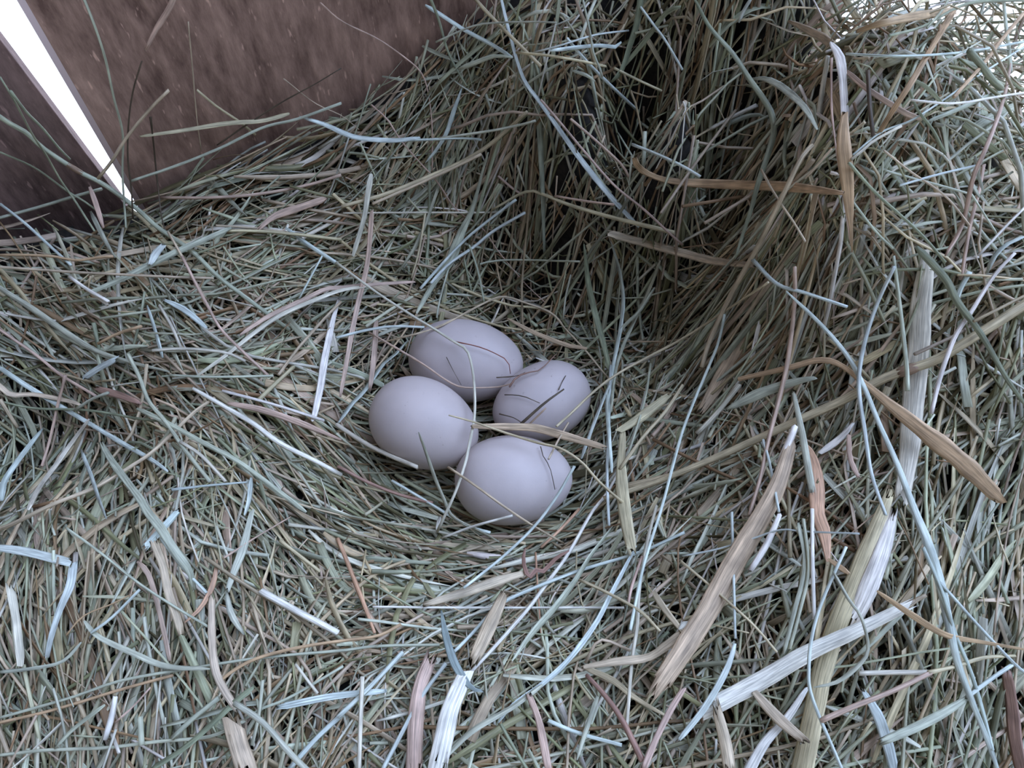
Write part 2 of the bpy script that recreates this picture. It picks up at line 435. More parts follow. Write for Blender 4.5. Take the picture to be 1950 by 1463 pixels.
THIN = []
for (a_, b_, z_, r_, m_2) in ((1230, 480, .01, .05, .74), (1040, 450, .02, .04, .62), (1000, 610, 0, .02, .4), (720, 690, .01, .015, .4), (1340, 600, .03, .03, .5), (90, 860, .01, .034, .85), (1150, 150, .10, .06, .15), (1320, 330, .07, .05, .45), (930, 60, .11, .03, .2), (700, 480, .03, .03, .3), (1830, 1050, .07, .05, .3), (1400, 1180, .05, .03, .35)):
    q_ = at_z(np.array(float(a_)), np.array(float(b_)), z_); THIN.append((q_[0], q_[1], r_, m_2))

def mass(n, k, wlo, whi, llo, lhi, lift_lo, lift_hi, kind, bias=1.0):
    x = rng.uniform(-.42, .50, n * 4); y = rng.uniform(-.30, .46, n * 4)
    h = height(x, y); P0 = np.stack([x, y, h], 1)
    px, py, dz = project(P0)
    mL = 330
    ok = (px > -mL) & (px < 1950 + mL) & (py > -250) & (py < 1463 + mL) & (dz > .05)
    e_ = .004; sl = np.sqrt(1 + ((height(x + e_, y) - height(x - e_, y)) ** 2 + (height(x, y + e_) - height(x, y - e_)) ** 2) / (2 * e_) ** 2)
    ok &= rng.random(len(x)) < np.minimum(1, .5 * sl)     # as many stalks on a steep face as on a level one
    # keep the count even in the picture's own ground area, thinner in the void
    cv = corner_void(x, y)
    ok &= rng.random(len(x)) < np.where(cv > .0, .62 * np.exp(-np.clip(cv, 0, 1) / .05), 1)
    for (qx, qy, rr, amt) in THIN:                          # hollows where few stalks lie and one looks into the gaps
        ok &= rng.random(len(x)) > amt * np.exp(-((x - qx) ** 2 + (y - qy) ** 2) / rr ** 2)
    x, y = x[ok], y[ok]; n = len(x)
    a, sp = field(np.stack([x, y], 1))
    off = rng.normal(0, 1, n) * sp * bias
    wild = rng.random(n) < .08; off[wild] = rng.uniform(-1.6, 1.6, wild.sum())
    Ls = llo + (lhi - llo) * rng.random(n) ** 1.5
    step = Ls / (k - 1); half = k // 2
    pts = np.zeros((n, k, 2)); pts[:, half] = np.stack([x, y], 1)
    curl = rng.normal(0, .09, n)
    for sgn, rg in ((1, range(half + 1, k)), (-1, range(half - 1, -1, -1))):
        cur = pts[:, half].copy(); prev = a.copy(); th = a + off
        for i in rg:
            cur = cur + sgn * step[:, None] * np.stack([np.cos(th), np.sin(th)], 1)
            f, _ = field(cur); df = (f - prev + math.pi / 2) % math.pi - math.pi / 2
            th = th + np.clip(df, -.35, .35) * .8 + curl * .5; prev = f
            pts[:, i] = cur
    Z = height(pts[..., 0], pts[..., 1])
    s = np.linspace(-1, 1, k); B = np.stack([s ** 0, s, s * s], 1)
    fit = Z @ np.linalg.pinv(B).T @ B.T
    Z = np.clip(fit, Z - .006, Z + .014)
    lift = rng.uniform(lift_lo, lift_hi, n)
    Z = Z + lift[:, None] + (rng.normal(0, .0035, n)[:, None] * s[None])
    P = np.concatenate([pts, Z[..., None]], 2)
    bad = (out_of_room(P, .0015)).any(1)
    g = egg_gap(P)
    bad |= (g < 1.10).any(1)
    # nothing of this bulk hangs over an egg
    for e in egg_geo:
        dd = P[..., :2] - e['c'][:2]
        ax2 = e['ax'][:2] / np.linalg.norm(e['ax'][:2]); u = dd @ ax2; v = dd @ np.array([-ax2[1], ax2[0]])
        bad |= (((u / e['a']) ** 2 + (v / e['b']) ** 2 < 1.25) & (P[..., 2] > e['c'][2] - .012)).any(1)
        # nor between the egg and the camera
        qx, qy, qd = project(P.reshape(-1, 3)); cxp, cyp, cd = project(e['c'])
        q = np.hypot((qx - cxp) / (e['a'] * F / cd), (qy - cyp) / (e['b'] * F / cd)).reshape(n, k)
        bad |= ((q < .96) & (qd.reshape(n, k) < cd)).any(1)
    P = P[~bad]; n = len(P)
    w = wlo + (whi - wlo) * rng.random(n) ** 2
    t = np.linspace(0, 1, k)[None]
    if kind == 'blade': prof = np.clip(1.15 - t ** 3, .15, 1) * np.clip(.5 + t * 4, 0, 1)
    else: prof = 1 - .25 * t
    Wd = w[:, None] * prof
    ci = rng.choice(len(PAL), n, p=PW)
    col = PAL[ci] * rng.uniform(.68, 1.12, (n, 1)) * rng.uniform(.96, 1.04, (n, 3))
    up = np.tile([0, -.25, 1.0], (n, 1)) + rng.normal(0, .3, (n, 3)); up /= np.linalg.norm(up, axis=1, keepdims=True)
    tw = rng.normal(0, .5 if kind != 'stem' else 0, n)
    roll = rng.normal(0, .35, n)[:, None] + tw[:, None] * t
    S = section(kind)
    V, sz, lp, UV = strands(P, Wd, S, up, roll, rnd=rng)
    m = S.shape[0]
    # each strand yellows or darkens a little towards one end
    tint = 1 + rng.normal(0, .10, n)[:, None] * (t - .5) * 2
    C = (col[:, None, :] * tint[..., None]).repeat(m, 1).reshape(-1, 3) if False else np.repeat((col[:, None, :] * tint[..., None]).reshape(-1, 3), m, 0)
    return V, sz, lp, UV, C

def void_spray(n):
    """the loose stalks that stick out of the pile edge at the top right, daylight between them"""
    P = np.zeros((n, 7, 3)); s = np.linspace(0, 1, 7)
    c = rng.uniform(-.04, .30, n); d = rng.uniform(-.03, .26, n) 
    x0 = VE[0] + _vd[0] * c + VN[0] * d; y0 = VE[1] + _vd[1] * c + VN[1] * d
    az = np.radians(rng.choice([22., 60., 5., 140.], n, p=[.5, .25, .15, .1])) + rng.normal(0, .28, n)
    Ls = rng.uniform(.06, .17, n); z0 = .115 - rng.random(n) * .10 - np.clip(d, 0, 1) * .1; dz = rng.normal(.0, .02, n)
    bow = rng.normal(0, .012, n)
    for i, t in enumerate(s):
        P[:, i, 0] = x0 + np.cos(az) * Ls * (t - .5) - np.sin(az) * bow * (2 * t - 1) ** 2
        P[:, i, 1] = y0 + np.sin(az) * Ls * (t - .5) + np.cos(az) * bow * (2 * t - 1) ** 2
        P[:, i, 2] = z0 + dz * (t - .5)
    w = rng.uniform(.0007, .0017, n)[:, None] * np.ones(7)[None]
    S = section('stem'); up = np.tile([0, 0, 1.], (n, 1))
    V, sz, lp, UV = strands(P, w, S, up, np.zeros((n, 7)), rnd=rng)
    col = PAL[rng.choice([0, 2, 3, 4, 6, 7], n)] * rng.uniform(.5, .95, (n, 1))
    return V, sz, lp, UV, np.repeat(np.repeat(col, 7, 0), 6, 0)

def build_mass():
    parts = [
        mass(9500, 7, .0010, .0021, .025, .080, -.006, .004, 'stem'),
        mass(5200, 8, .0013, .0030, .030, .095, -.004, .007, 'blade'),
        mass(2300, 9, .0009, .0019, .060, .130, .000, .008, 'stem', .8),
        mass(900, 7, .0026, .0055, .025, .070, -.003, .006, 'flat'),
        mass(3200, 5, .0005, .0009, .012, .045, -.002, .008, 'stem', 1.6),
        void_spray(560),
    ]
    # the packed body of the hay underneath
    q = 2
    xs, ys = gx[::q], gy[::q]; Z = HGRID[::q, ::q] - .010
    nx, ny = Z.shape
    XX, YY = np.meshgrid(xs, ys, indexing='ij')
    for e in egg_geo:                                          # the body sinks where an egg presses on it
        r = np.hypot(XX - e['c'][0], YY - e['c'][1]); low = e['c'][2] - e['b'] - .001
        Z = np.minimum(Z, low + np.clip(r - .012, 0, None) ** 2 * 18)
    Z = Z + rng.normal(0, .0011, Z.shape)
    Bv = np.stack([XX, YY, Z], -1).reshape(-1, 3)
    Bot = Bv.copy(); Bot[:, 2] = np.minimum(-.03, Bot[:, 2] - .01)
    cx = (XX[:-1, :-1] + XX[1:, 1:]) / 2; cy = (YY[:-1, :-1] + YY[1:, 1:]) / 2
    pc = np.stack([cx, cy, cx * 0], -1)
    edge = corner_void(cx, cy) + .012 * np.sin(cx * 90) + .01 * np.sin(cy * 130 + cx * 60)
    keep = ~out_of_room(pc, -.004) & (edge < .004)
    idx = np.arange(nx * ny).reshape(nx, ny); nb = nx * ny
    a, b, c, d = idx[:-1, :-1], idx[1:, :-1], idx[1:, 1:], idx[:-1, 1:]
    Fq = [np.stack([a, b, c, d], -1)[keep], np.stack([d, c, b, a], -1)[keep] + nb]
    kp = np.pad(keep, 1)
    for (dx, dy, u, v) in ((-1, 0, d, a), (1, 0, b, c), (0, -1, a, b), (0, 1, c, d)):
        nbk = kp[1 + dx: 1 + dx + keep.shape[0], 1 + dy: 1 + dy + keep.shape[1]]
        m = keep & ~nbk
        Fq.append(np.stack([u[m], u[m] + nb, v[m] + nb, v[m]], -1))
    Fq = np.concatenate(Fq).reshape(-1)
    BV = np.vstack([Bv, Bot])
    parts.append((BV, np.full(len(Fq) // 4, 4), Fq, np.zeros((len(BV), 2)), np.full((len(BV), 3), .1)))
    off = 0; Vs, Ss, Ls, Us, Cs, Ms = [], [], [], [], [], []
    for i, (V, sz, lp, UV, C) in enumerate(parts):
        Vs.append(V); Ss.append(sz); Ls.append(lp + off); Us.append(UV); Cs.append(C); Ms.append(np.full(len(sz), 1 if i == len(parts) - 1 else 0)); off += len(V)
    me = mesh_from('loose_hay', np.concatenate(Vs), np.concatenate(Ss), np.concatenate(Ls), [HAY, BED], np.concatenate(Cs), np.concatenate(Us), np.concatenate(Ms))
    o = link('loose_hay', me)
    tag(o, 'grey-green and tan loose hay heaped all round the egg hollow', 'hay', kind='stuff')
build_mass()

# ------------------------------------------------------------------ the stalks and blades one can tell apart
# frame; colour; kind (s stem, l blade, f flat leaf, k split straw, t twig); width(s); run; how it lies; node places
VIEWS = {'A': (0, 0, 3), 'B': (650, 0, 3), 'C': (1300, 0, 3), 'D': (0, 488, 3), 'E': (650, 400, 2.998), 'F': (1300, 488, 3),
         'G': (0, 976, 3), 'H': (650, 976, 3), 'I': (1300, 976, 3), 'N': (650, 560, 2.925), 'J': (0, 300, 4.875), 'K': (1550, 0, 4.875), 'X': (0, 0, 1)}
TRACES = r"""
X;g;s;10,9,9,8;-40,195 15,233 50,253 83,283 147,325 200,353 260,397 300,433 367,480 413,525 483,578 550,628;thick stem slanting from the left panel across the foot of the sky slit;n4
A;g;s;6,4;470,-30 530,120 600,330 650,560 700,760 700,1000 720,1300;slim stem standing in front of the brown panel beside the sky slit
A;d;s;3;810,350 760,520 735,700 730,900 750,1080 760,1250;thin dark stem standing at the foot of the sky slit
A;t;s;6;965,515 860,620 720,790 640,920 560,1020;short stem leaning across the lower end of the sky slit
A;p;f;10,11,6;1010,-50 960,60 890,170 830,290;short flat blade hanging at the top of the brown panel
A;t;t;3;1075,125 1100,400 1125,680 1150,860;thin upright twig in the middle of the brown panel
A;y;s;5;1125,515 1240,610 1360,690 1460,770;short straw leaning on the brown panel
A;y;f;5,9,8;800,780 1050,745 1300,705 1500,690 1650,650;pale flat straw lying along the foot of the brown panel
A;g;s;6;750,1035 1000,950 1250,850 1500,730 1700,680 1949,590;long stem lying along the hay top below the brown panel
A;g;s;6;-20,1250 200,1190 400,1130 580,1080;stem across the foot of the dark left panel
A;G;s;4;0,870 200,960 380,1090 480,1150 600,1240;thin stem sloping down the dark left panel
A;G;s;4;0,440 90,590 180,760 260,880 340,1020 430,1150 500,1260 540,1320;long dark stem leaning against the left panel beside the slit
A;G;s;6,4;60,520 150,640 240,730 340,850 400,910;dull stem leaning at the left edge of the sky slit
J;b;s;6;0,430 220,600 460,820 660,1000;pale stem sloping through the hay under the left panel
A;p;s;6;920,1130 1200,1130 1470,1110 1750,1060 1949,1000;pinkish straw lying level on the swept hay behind the nest
A;p;f;6,15,11;1470,1320 1560,1240 1700,1190 1850,1140;curved broad tan leaf on the swept hay behind the nest
A;b;l;8;1630,1300 1750,1390 1860,1463 1960,1530;pale blade on the left shoulder of the nest
A;y;s;6;1290,1320 1450,1320 1700,1340 1949,1370;straw lying level on the left shoulder of the nest
J;g;l;7,12,12,8;750,1290 1150,1120 1400,990 1700,850 1949,740 2150,650;wide pale green blade crossing the thick stem below the slit
A;d;t;3;1240,830 1400,720 1600,590 1800,480 1949,390;thin twig slanting up across the brown panel
X;p;t;3,4,4;610,5 650,40 717,73 767,107 803,140 817,187 823,250 823,327;thin bent stem from the brown panel down to the rear rim
A;t;t;2.5;1620,450 1800,590 1949,660 2050,740;fine twig at the right foot of the brown panel
J;p;f;8,10,7;830,270 880,400 960,650;short upright flat straw below the left panel
J;g;l;8,9,5;840,500 930,680 1010,830 1070,930;green blade below the foot of the sky slit
X;b;l;5,10,10,7;570,222 617,237 650,252 683,263 750,268 800,262;wide pale blue leaf at the rear rim below the brown panel
A;d;t;4;860,670 880,850 900,1050 925,1250 950,1330;upright twig between brown panel and swept hay
J;o;s;5;0,905 220,905 500,920 700,955 900,930 1050,920;level orange-tan stem below the dark left panel
J;w;s;6;640,1110 800,1220 1000,1370;whitish stem end in the hay below the left panel
J;b;f;9,14,10;1390,1000 1440,900 1510,820;short broad leaf tip where the thick stem meets the wide blade
J;t;s;5;1560,690 1680,900 1790,1110 1900,1300;thin tan stem crossing the thick stem left of the nest
B;b;l;6,7,9,13,10;900,-60 950,150 1000,340 1050,470 1130,580 1250,750 1350,890 1450,1020 1560,1150 1700,1300;long blade sweeping from top centre down into the dark hollow
B;b;l;8,7;480,30 560,80 700,170 850,250 980,330;pale blade at the top beside the brown panel's dark end
B;G;s;6,4;500,-30 555,110 600,270 650,380 715,490;stem hanging at the right end of the brown panel
B;y;s;7;760,-10 850,90 960,200 1030,270 1140,380;yellowish stem crossing the top of the long sweeping blade
B;b;s;6;1290,220 1400,350 1540,490 1700,640;straight pale stem on the high hay right of the long sweeping blade
B;g;s;4;540,240 750,150 900,130 1100,125 1230,130;fine bowed stem near the top edge beside the brown panel
B;b;s;4;1100,300 1250,260 1450,200 1640,175;fine pale stem rising to the right near the top edge
B;b;l;7;1190,290 1350,270 1490,260 1560,270 1600,240;pale crooked blade near the top centre
B;y;s;5;1000,300 1200,320 1400,355 1510,380;straw crossing behind the long sweeping blade
B;g;l;10,8,5;670,395 760,360 880,320 980,330;short grey-green leaf on the rear hay near the panel end
B;b;l;4,9,7,4;688,505 640,640 600,760 540,860 480,930;pale hanging leaf on the rear rim
B;g;s;5;1380,0 1420,180 1440,300 1480,400 1490,440;thin stem hanging from the top edge
B;G;l;13,13,10;1715,-60 1690,120 1650,250 1600,400 1540,470;dark wide blade hanging from the top centre
B;G;l;10,8;1940,40 1860,70 1760,200 1680,300 1590,400;slanted dull blade meeting the dark wide one
B;b;s;5;1710,40 1790,150 1850,230 1949,400;pale crooked stem near the top centre
B;g;l;5,7,4;1310,400 1400,430 1450,465;short pale green blade behind the hollow
B;y;s;5;1560,390 1700,460 1830,520;short straw on the high hay behind the hollow
X;p;t;4,3;707,200 737,227 763,267 800,310 830,343 870,400 917,433 950,480 1000,540 1037,575;thin dark stem slanting over the rear slope behind the eggs
B;y;s;7,9,9,7;0,1180 250,1110 500,1010 700,920 830,840 950,740 1060,640;long straw curving along the rear slope behind the eggs
B;t;s;6;180,1165 420,1060 640,960 800,880;brown stem just under the long rear straw
B;w;s;4;10,1218 400,1215 760,1215 900,1213;fine level white stem across the rear slope
B;p;s;5;895,1005 970,1070 1050,1125;short pink stick on the rear slope
B;w;s;4;1005,945 1030,1020 1055,1080;short pale stick meeting the pink one
B;y;s;5,8,10;860,1200 1055,1095 1150,1110 1300,1170 1500,1230 1700,1280 1900,1330;arched straw over the back of the dark hollow
B;p;s;5;1220,1120 1400,1150 1560,1170;thin reddish stem under the arched straw
B;p;s;5;1140,570 1250,700 1400,880 1560,1060 1720,1190 1850,1310 1949,1400;reddish stem running beside the long sweeping blade
B;p;s;5;1310,680 1450,800 1600,940 1640,1010;short reddish stem above the dark hollow
B;b;s;6;1660,825 1800,880 1949,950 2050,1010;pale stem above the brown leaf's left end
B;g;s;4;1580,760 1660,890;short green stick at the brown leaf's left end
X;o;f;14,10,17,17,19,17,9;1208,300 1217,320 1250,338 1300,347 1400,352 1500,356 1605,368;broad brown leaf lying level over the dark hollow
X;t;k;15,16,17,11;1163,446 1217,460 1300,482 1360,497 1440,506;broad tan-brown straw lying in the dark hollow
B;b;s;5;300,800 450,800 700,790 800,800;pale stem at the rear rim
B;g;s;5;560,790 740,765 900,740 1040,710 1110,690;slightly bowed green stem on the rear slope
X;g;l;4,6,11,20,11,7;930,290 917,333 905,380 895,410 880,440 857,497 830,533 793,597;long leaf with a widened middle above the rear egg
X;b;l;7,11,11,9;775,650 750,678 733,690 710,722 690,750 672,768 645,805;leaf running to the left egg from behind
X;b;s;6;983,380 930,420 880,462 840,505 800,550;pale stem beside the widened leaf above the rear egg
X;b;s;6;1000,405 940,440 903,470 855,503 820,540;second pale stem beside the widened leaf above the rear egg
X;w;f;11,10,8;707,333 700,373 693,417 672,488;short flat straw on the left shoulder of the nest
C;G;l;7,8,10,12,11,8,5;60,-20 150,150 280,300 380,450 470,580 510,660 520,760 480,900 430,1050 390,1200 340,1350 300,1480;long dull blade kinked in the middle right of the hollow
C;w;s;9,11,11,9;830,320 800,500 770,700 742,830;bright white cut straw standing beside the folded brown leaf
C;t;s;9,10,10,9;742,830 680,900 580,1100 470,1330 400,1463 300,1640 230,1780 150,1960 110,2100;long olive-tan stem below the white cut straw
C;t;f;5,15,18;600,120 650,140 720,175 800,215 850,255;tan leaf at the top of the folded brown leaf
C;W;f;9,20,16,14,14;850,250 895,320 912,420 920,540 930,700;white folded leaf hanging at the right beside the cut straw
C;o;f;14,27,27,20,8,3;925,660 918,760 922,860 935,980 950,1150 962,1320 968,1440;folded leaf hanging point down, white above and orange-brown below
C;p;t;5,4;850,330 850,600 870,800 900,1000 930,1200 960,1400;thin pinkish stem along the folded brown leaf
C;W;s;8;140,748 280,670 425,600;bright white cut stem left of the kinked blade
C;b;l;6,10,5;200,735 300,690 380,660 440,655 485,675;pale short blade forking from the white cut stem
C;g;f;5,13,15,12,5;400,450 470,450 540,480 620,540 700,620 770,740;curled grey-green leaf right of the kinked blade
K;o;f;9,14,17,14;400,290 560,235 700,200 950,150 1150,120 1310,100;orange-tan straw folded to a sharp V by the bright corner
K;o;f;14,12,12,9;1290,110 1200,260 1100,430 1000,600 900,770 750,1000 600,1240;orange-tan straw dropping to the left by the bright corner
K;p;f;9,11,10;290,650 500,830 700,960 850,1050 1010,1115;pinkish flat straw below the bright corner
K;b;s;5;300,500 700,520 1100,510 1500,470 1960,385;long thin stem level across the bright corner
K;g;l;7,9,7;1050,1130 1300,1030 1600,900 1760,850;green-grey blade rising into the bright corner
K;b;s;4;360,1440 620,1230 900,1120 1200,930 1500,720 1960,430;long pale stem slanting up into the bright corner
K;G;s;6;850,710 950,1000 1100,1200 1220,1430;dark stem below the bright corner
K;G;f;6,9,6;850,715 1000,780 1100,860 1220,1000;short dull leaf below the bright corner
X;p;l;5,8,9,7;1925,120 1915,174 1903,215 1888,256 1870,300 1853,340 1833,427 1800,488;long pinkish blade at the upper right edge
C;p;s;7;1720,940 1690,1100 1640,1300 1590,1600;pinkish stem right of the folded brown leaf
C;W;s;5;1960,1180 1850,1290 1690,1460;white thin stem at the right edge beside the long pinkish blade
C;b;l;11,8,5;1670,890 1690,1000 1720,1100;short pale hanging leaf near the right edge
C;b;l;10,12,12;1960,1350 1850,1400 1780,1470 1740,1560;pale wide blade at the right edge
C;w;s;6;965,910 1040,850 1100,800 1250,720;bowed pale stem right of the folded brown leaf
C;g;s;5;970,1150 1100,1320 1200,1420;grey-green stem beside the brown leaf's tip
C;G;s;6;950,930 1100,1100 1300,1280 1400,1380 1500,1500;dark stem running down from the folded brown leaf
C;t;s;4;1150,860 1300,980 1500,1120 1640,1290;thin tan stem on the upper right hay
C;b;l;7;320,130 350,60 400,-20;pale blade at the top edge
C;b;s;5;1240,1060 1450,1000 1700,940;thin pale stem on the upper right hay
C;t;s;5,4;450,970 520,1100 640,1280 700,1380;thin tan stem under the brown leaf
K;G;s;13;1440,470 1590,650 1640,730 1740,820;thick dark green stem piece against the bright corner
K;o;s;7;1949,120 1750,360 1600,560 1450,730 1300,900;orange stem against the bright corner
K;d;s;8;500,650 520,1000 550,1260;dark upright stem by the bright corner
K;G;s;6;1949,0 1500,20 1300,85 1000,250 700,330;dark stem along the top of the bright corner
K;G;s;5;1050,260 1200,80 1260,-40;short dark stem against the bright corner at the top edge
K;W;s;5;1960,860 1700,900 1300,960 900,930;thin white stem across the foot of the bright corner
D;g;l;8,12,11,8,5;-30,150 0,180 200,310 370,430 550,540 760,610 970,660;long wide grey-green blade on the left hay
X;t;s;5;-10,508 133,518 233,523 333,528 407,530;long thin level stem at the left
D;p;s;6;1040,0 1120,160 1190,290 1250,400 1330,490 1540,690;thin pinkish stem bending through the left hay
X;p;f;7,10,8,6;457,638 507,605 570,575 620,551 650,548 720,541 790,537;long flat tan straw left of the rear egg
X;w;f;6,8,9,6;377,715 433,675 483,635 533,601 600,571 650,553 700,545;long whitish straw just below the flat tan one
X;W;k;6,13,14,11;645,570 633,615 620,675 610,738 598,795;split white straw standing left of the left egg
X;p;f;9,10,10,8;708,400 700,497 683,573 670,633 660,690 648,755;pinkish upright straw crossing left of the rear egg
X;p;f;12,12,8;717,608 712,683 704,745;short pinkish straw close behind the left egg
D;y;s;9,8;1470,830 1560,740 1680,630;short olive stalk left of the split white straw
D;b;l;9,9,8,9,7;-20,625 150,740 350,860 500,950 700,1070 860,1160 960,1230;long pale blue blade crossing the dark pocket at the left
D;p;s;6;-10,415 200,560 350,680 550,800;brownish stem above the dark pocket at the left
D;t;f;11,9,9,6;-20,720 60,790 200,790 400,830 460,850;curved tan leaf over the dark pocket at the left
D;P;f;13,14,10;560,760 700,800 800,840;short dull pink leaf right of the dark pocket
D;b;f;14,13;490,690 580,630 665,590;short pale blade end above the dark pocket
X;t;s;10,9,8,8,7;-30,1015 20,1000 100,961 183,928 250,888 290,861 333,821 370,785 410,757;long tan stem rising over the lower left hay
D;W;s;7,10,10,8;1100,755 1300,870 1450,960 1600,1070 1800,1170 1949,1250;bright stem curving along the left rim of the nest
D;W;s;6;1270,770 1500,830 1700,890 1850,940;white stem above the bright one on the left rim
D;p;f;9,13,12,6;1300,840 1500,880 1730,960 1949,1050;broad pinkish leaf on the left rim of the nest
D;b;l;13,10,9,6;10,1400 20,1300 80,1200 170,1080 245,985;pale green curved stem end under the dark pocket
X;g;f;9,13,14,17,16,8;192,843 213,878 240,915 267,951 283,978 305,1005 333,1049 360,1086 370,1123;broad grey-blue blade running down the lower left hay
D;b;l;6,8,8,6;460,1100 520,1250 570,1400 610,1500;pale blade standing below the dark pocket
D;w;f;9,9,6;160,1450 220,1330 330,1180 400,1080 510,930;whitish leaf fanning out below the dark pocket
D;p;s;6;240,1200 290,1030 330,850 375,680;thin pinkish stem crossing the dark pocket
D;b;s;6,4;980,1335 1200,1310 1430,1290;short level pale stem below the left rim
D;b;l;10;1435,1265 1420,1400 1395,1480;short bright blue-green blade below the left rim
D;G;s;5;0,830 200,870 500,880 800,930 940,945;thin dark stem level over the dark pocket
D;W;s;7;400,120 500,190 620,260;short white stem in the left hay
D;b;s;4;1840,0 1780,110 1710,240;thin pale stem left of the flat tan straw
D;b;l;6,8;840,280 880,400 930,580;short pale green blade in the left hay
D;w;s;6;910,280 980,400 1040,540;short whitish stem in the left hay
D;b;f;8,13,10;940,250 1060,310 1180,410;broad pale leaf in the left hay
D;o;s;6;560,500 680,440 810,400;short orange-brown stick in the left hay
D;g;s;6;430,880 520,820 620,780;short green stick over the dark pocket
D;w;s;6;870,540 1050,530 1280,550 1400,600;bowed whitish stem in the left hay
D;g;s;5;970,680 1200,690 1560,685;level green stem left of the split white straw
D;t;s;6;1590,680 1700,530 1850,360 1949,260;tan stem rising left of the split white straw
D;t;s;7;0,820 50,900 100,980;short tan stem at the left edge
D;g;s;8;730,560 800,700 850,830 950,950 1050,1100 1200,1290;green stem running down the left slope
D;w;s;7;1030,1060 1150,1140 1290,1290;short whitish stem on the left slope
D;g;l;9;780,870 950,950 1150,1060 1370,1180 1600,1350 1750,1463;long green blade running down under the left rim
G;b;f;17,14,11,9;420,290 400,420 340,560 290,720 270,820;pale blue blade bent down from the left edge one
G;b;f;15,17,17;-20,200 150,225 385,282;wide pale blue blade coming in at the left edge
G;b;f;13,14;1010,0 930,90 830,200;short broad grey-lilac blade on the lower left hay
G;t;f;16,15,17,13;880,170 930,300 960,450 1010,600 1035,690;broad tan leaf low in the lower left hay
G;p;f;10,8;790,285 840,340 880,450 940,700 970,850;narrow tan leaf left of the broad tan leaf
G;O;f;4,11,9,4;1240,270 1220,400 1150,540 1055,630;pinkish-orange hanging leaf in the lower left hay
G;g;f;9,15,15,9;1440,-10 1390,200 1340,330 1300,445;green leaf blade with a joint in the lower left hay
G;g;f;8,13,6;1295,455 1320,580 1395,700;lower half of the jointed green leaf, tip pointing down
G;W;s;14,13;1490,450 1650,540 1800,620 1930,690;thick white cut stem below the left rim
G;g;s;6;-20,1180 400,1060 700,960 1100,890 1500,830 1949,790 2150,765 2510,757;very long green stem across the bottom left
G;o;s;6;-20,1205 300,1130 700,1010 990,930;long orange straw across the bottom left
G;o;s;7;1240,980 1340,900 1480,830 1720,770 1949,735 2160,705 2290,640;orange straw right of centre in the bottom left hay
G;g;l;7,6;-20,915 200,890 360,850 465,742;green blade at the left edge near the bottom
G;g;s;7;-20,1390 250,1360 600,1345 900,1310 1200,1280 1400,1190;long green stem near the bottom left corner
G;g;s;6;1400,1180 1500,1120 1650,1060 1960,880;green stem rising to the right near the bottom
G;g;l;8,11,11,6;480,620 560,710 750,800 950,880 1200,895;bowed blue-green leaf in the lower left hay
G;g;s;5;380,90 560,220 800,410 1000,540 1200,660;long thin green stem slanting down the lower left hay
G;w;f;15,15;60,430 90,600 120,850;whitish broad blade standing at the left edge
G;t;f;13,14,17,14;1210,490 1210,700 1230,900 1290,1030 1350,1120;long tan leaf bent at the bottom left
G;t;k;34,38;1330,1210 1370,1350 1420,1500;wide tan straw end at the bottom edge, left of centre
G;W;s;9,12,11;660,1050 635,1180 600,1295;white rounded stem end near the bottom left
G;b;k;13,13,11;1590,1115 1800,1070 1949,1045 2200,1020;pale blue ribbed stem lying level near the bottom
G;b;s;10;1960,1150 1800,1300 1650,1470;pale blue stem running off the bottom edge
G;g;s;7;1500,960 1480,1150 1440,1330;upright green stem near the bottom
G;g;s;12;1340,1090 1500,1200 1650,1370 1760,1480;thick green stem running off the bottom edge
G;g;s;10;1250,1060 1100,1180 985,1290;short thick green stem near the bottom
G;G;l;12;850,1480 1050,1350 1200,1220 1350,1080 1450,1000;dull green blade at the bottom edge
G;b;s;6;520,690 640,600 800,440;pale stem in the lower left hay
G;p;t;4;1280,260 1450,150 1660,25;thin pink straw above the thick white cut stem
G;o;t;4;380,700 480,590 650,520 800,440;thin orange stem in the lower left hay
G;b;s;6;920,150 1030,300 1180,460;pale bowed stem beside the grey-lilac blade
G;y;s;7;1600,160 1700,240 1830,340;short straw above the thick white cut stem
H;O;s;8,9,6;-20,150 60,350 120,500 190,690;orange straw standing below the nest's left front
G;p;t;5;660,1200 760,1110 860,1000;short pink stick near the bottom left
G;w;s;6;1690,870 1750,950 1815,1035;small white stick near the bottom
G;g;l;8;310,1350 430,1230 600,1100;green blade in the bottom left corner
G;g;s;12;800,1170 810,1330;short upright green stub near the bottom
H;W;s;5;180,540 700,545 1200,545 1615,545;perfectly level white stem below the nest
H;t;f;10,17,18,12;480,525 700,460 900,390 1055,345;flat tan straw below the front egg
X;W;s;5,7,8,7;1197,861 1156,939 1127,976 1083,1053 1043,1109 1003,1163 950,1223 917,1259 893,1284;long bright stem slanting from the front egg to the bottom
H;b;s;6,7,7;1960,115 1700,230 1400,320 1180,400 950,500 860,570 740,700 645,795;long pale stem falling to the left below the nest
H;b;s;8,9,9;595,865 460,1050 340,1270 230,1480;pale stem running to the bottom edge, in line with the long falling one
H;b;f;5,9,11,10,5;1685,190 1560,430 1450,640 1300,840 1150,980 980,1100 895,1205;long wide pale blade bowed across the bottom centre
H;g;l;8,12,12;1150,985 1000,1100 900,1160 750,1250 620,1370 520,1480;wide green-grey blade running to the bottom edge
H;g;l;5,9,13,13,5;1550,80 1420,250 1340,380 1220,540 1080,700 975,850;grey-green blade crossing the level white stem
H;t;k;20,27,27,25;925,480 850,640 790,770 760,830;wide fibrous straw under the level white stem
H;W;k;30,34,38,36;690,965 625,1120 590,1270 545,1470;widest white split straw at the bottom centre
H;p;k;26,30,32;500,860 450,1000 425,1200 415,1480;wide pinkish straw left of the white split one
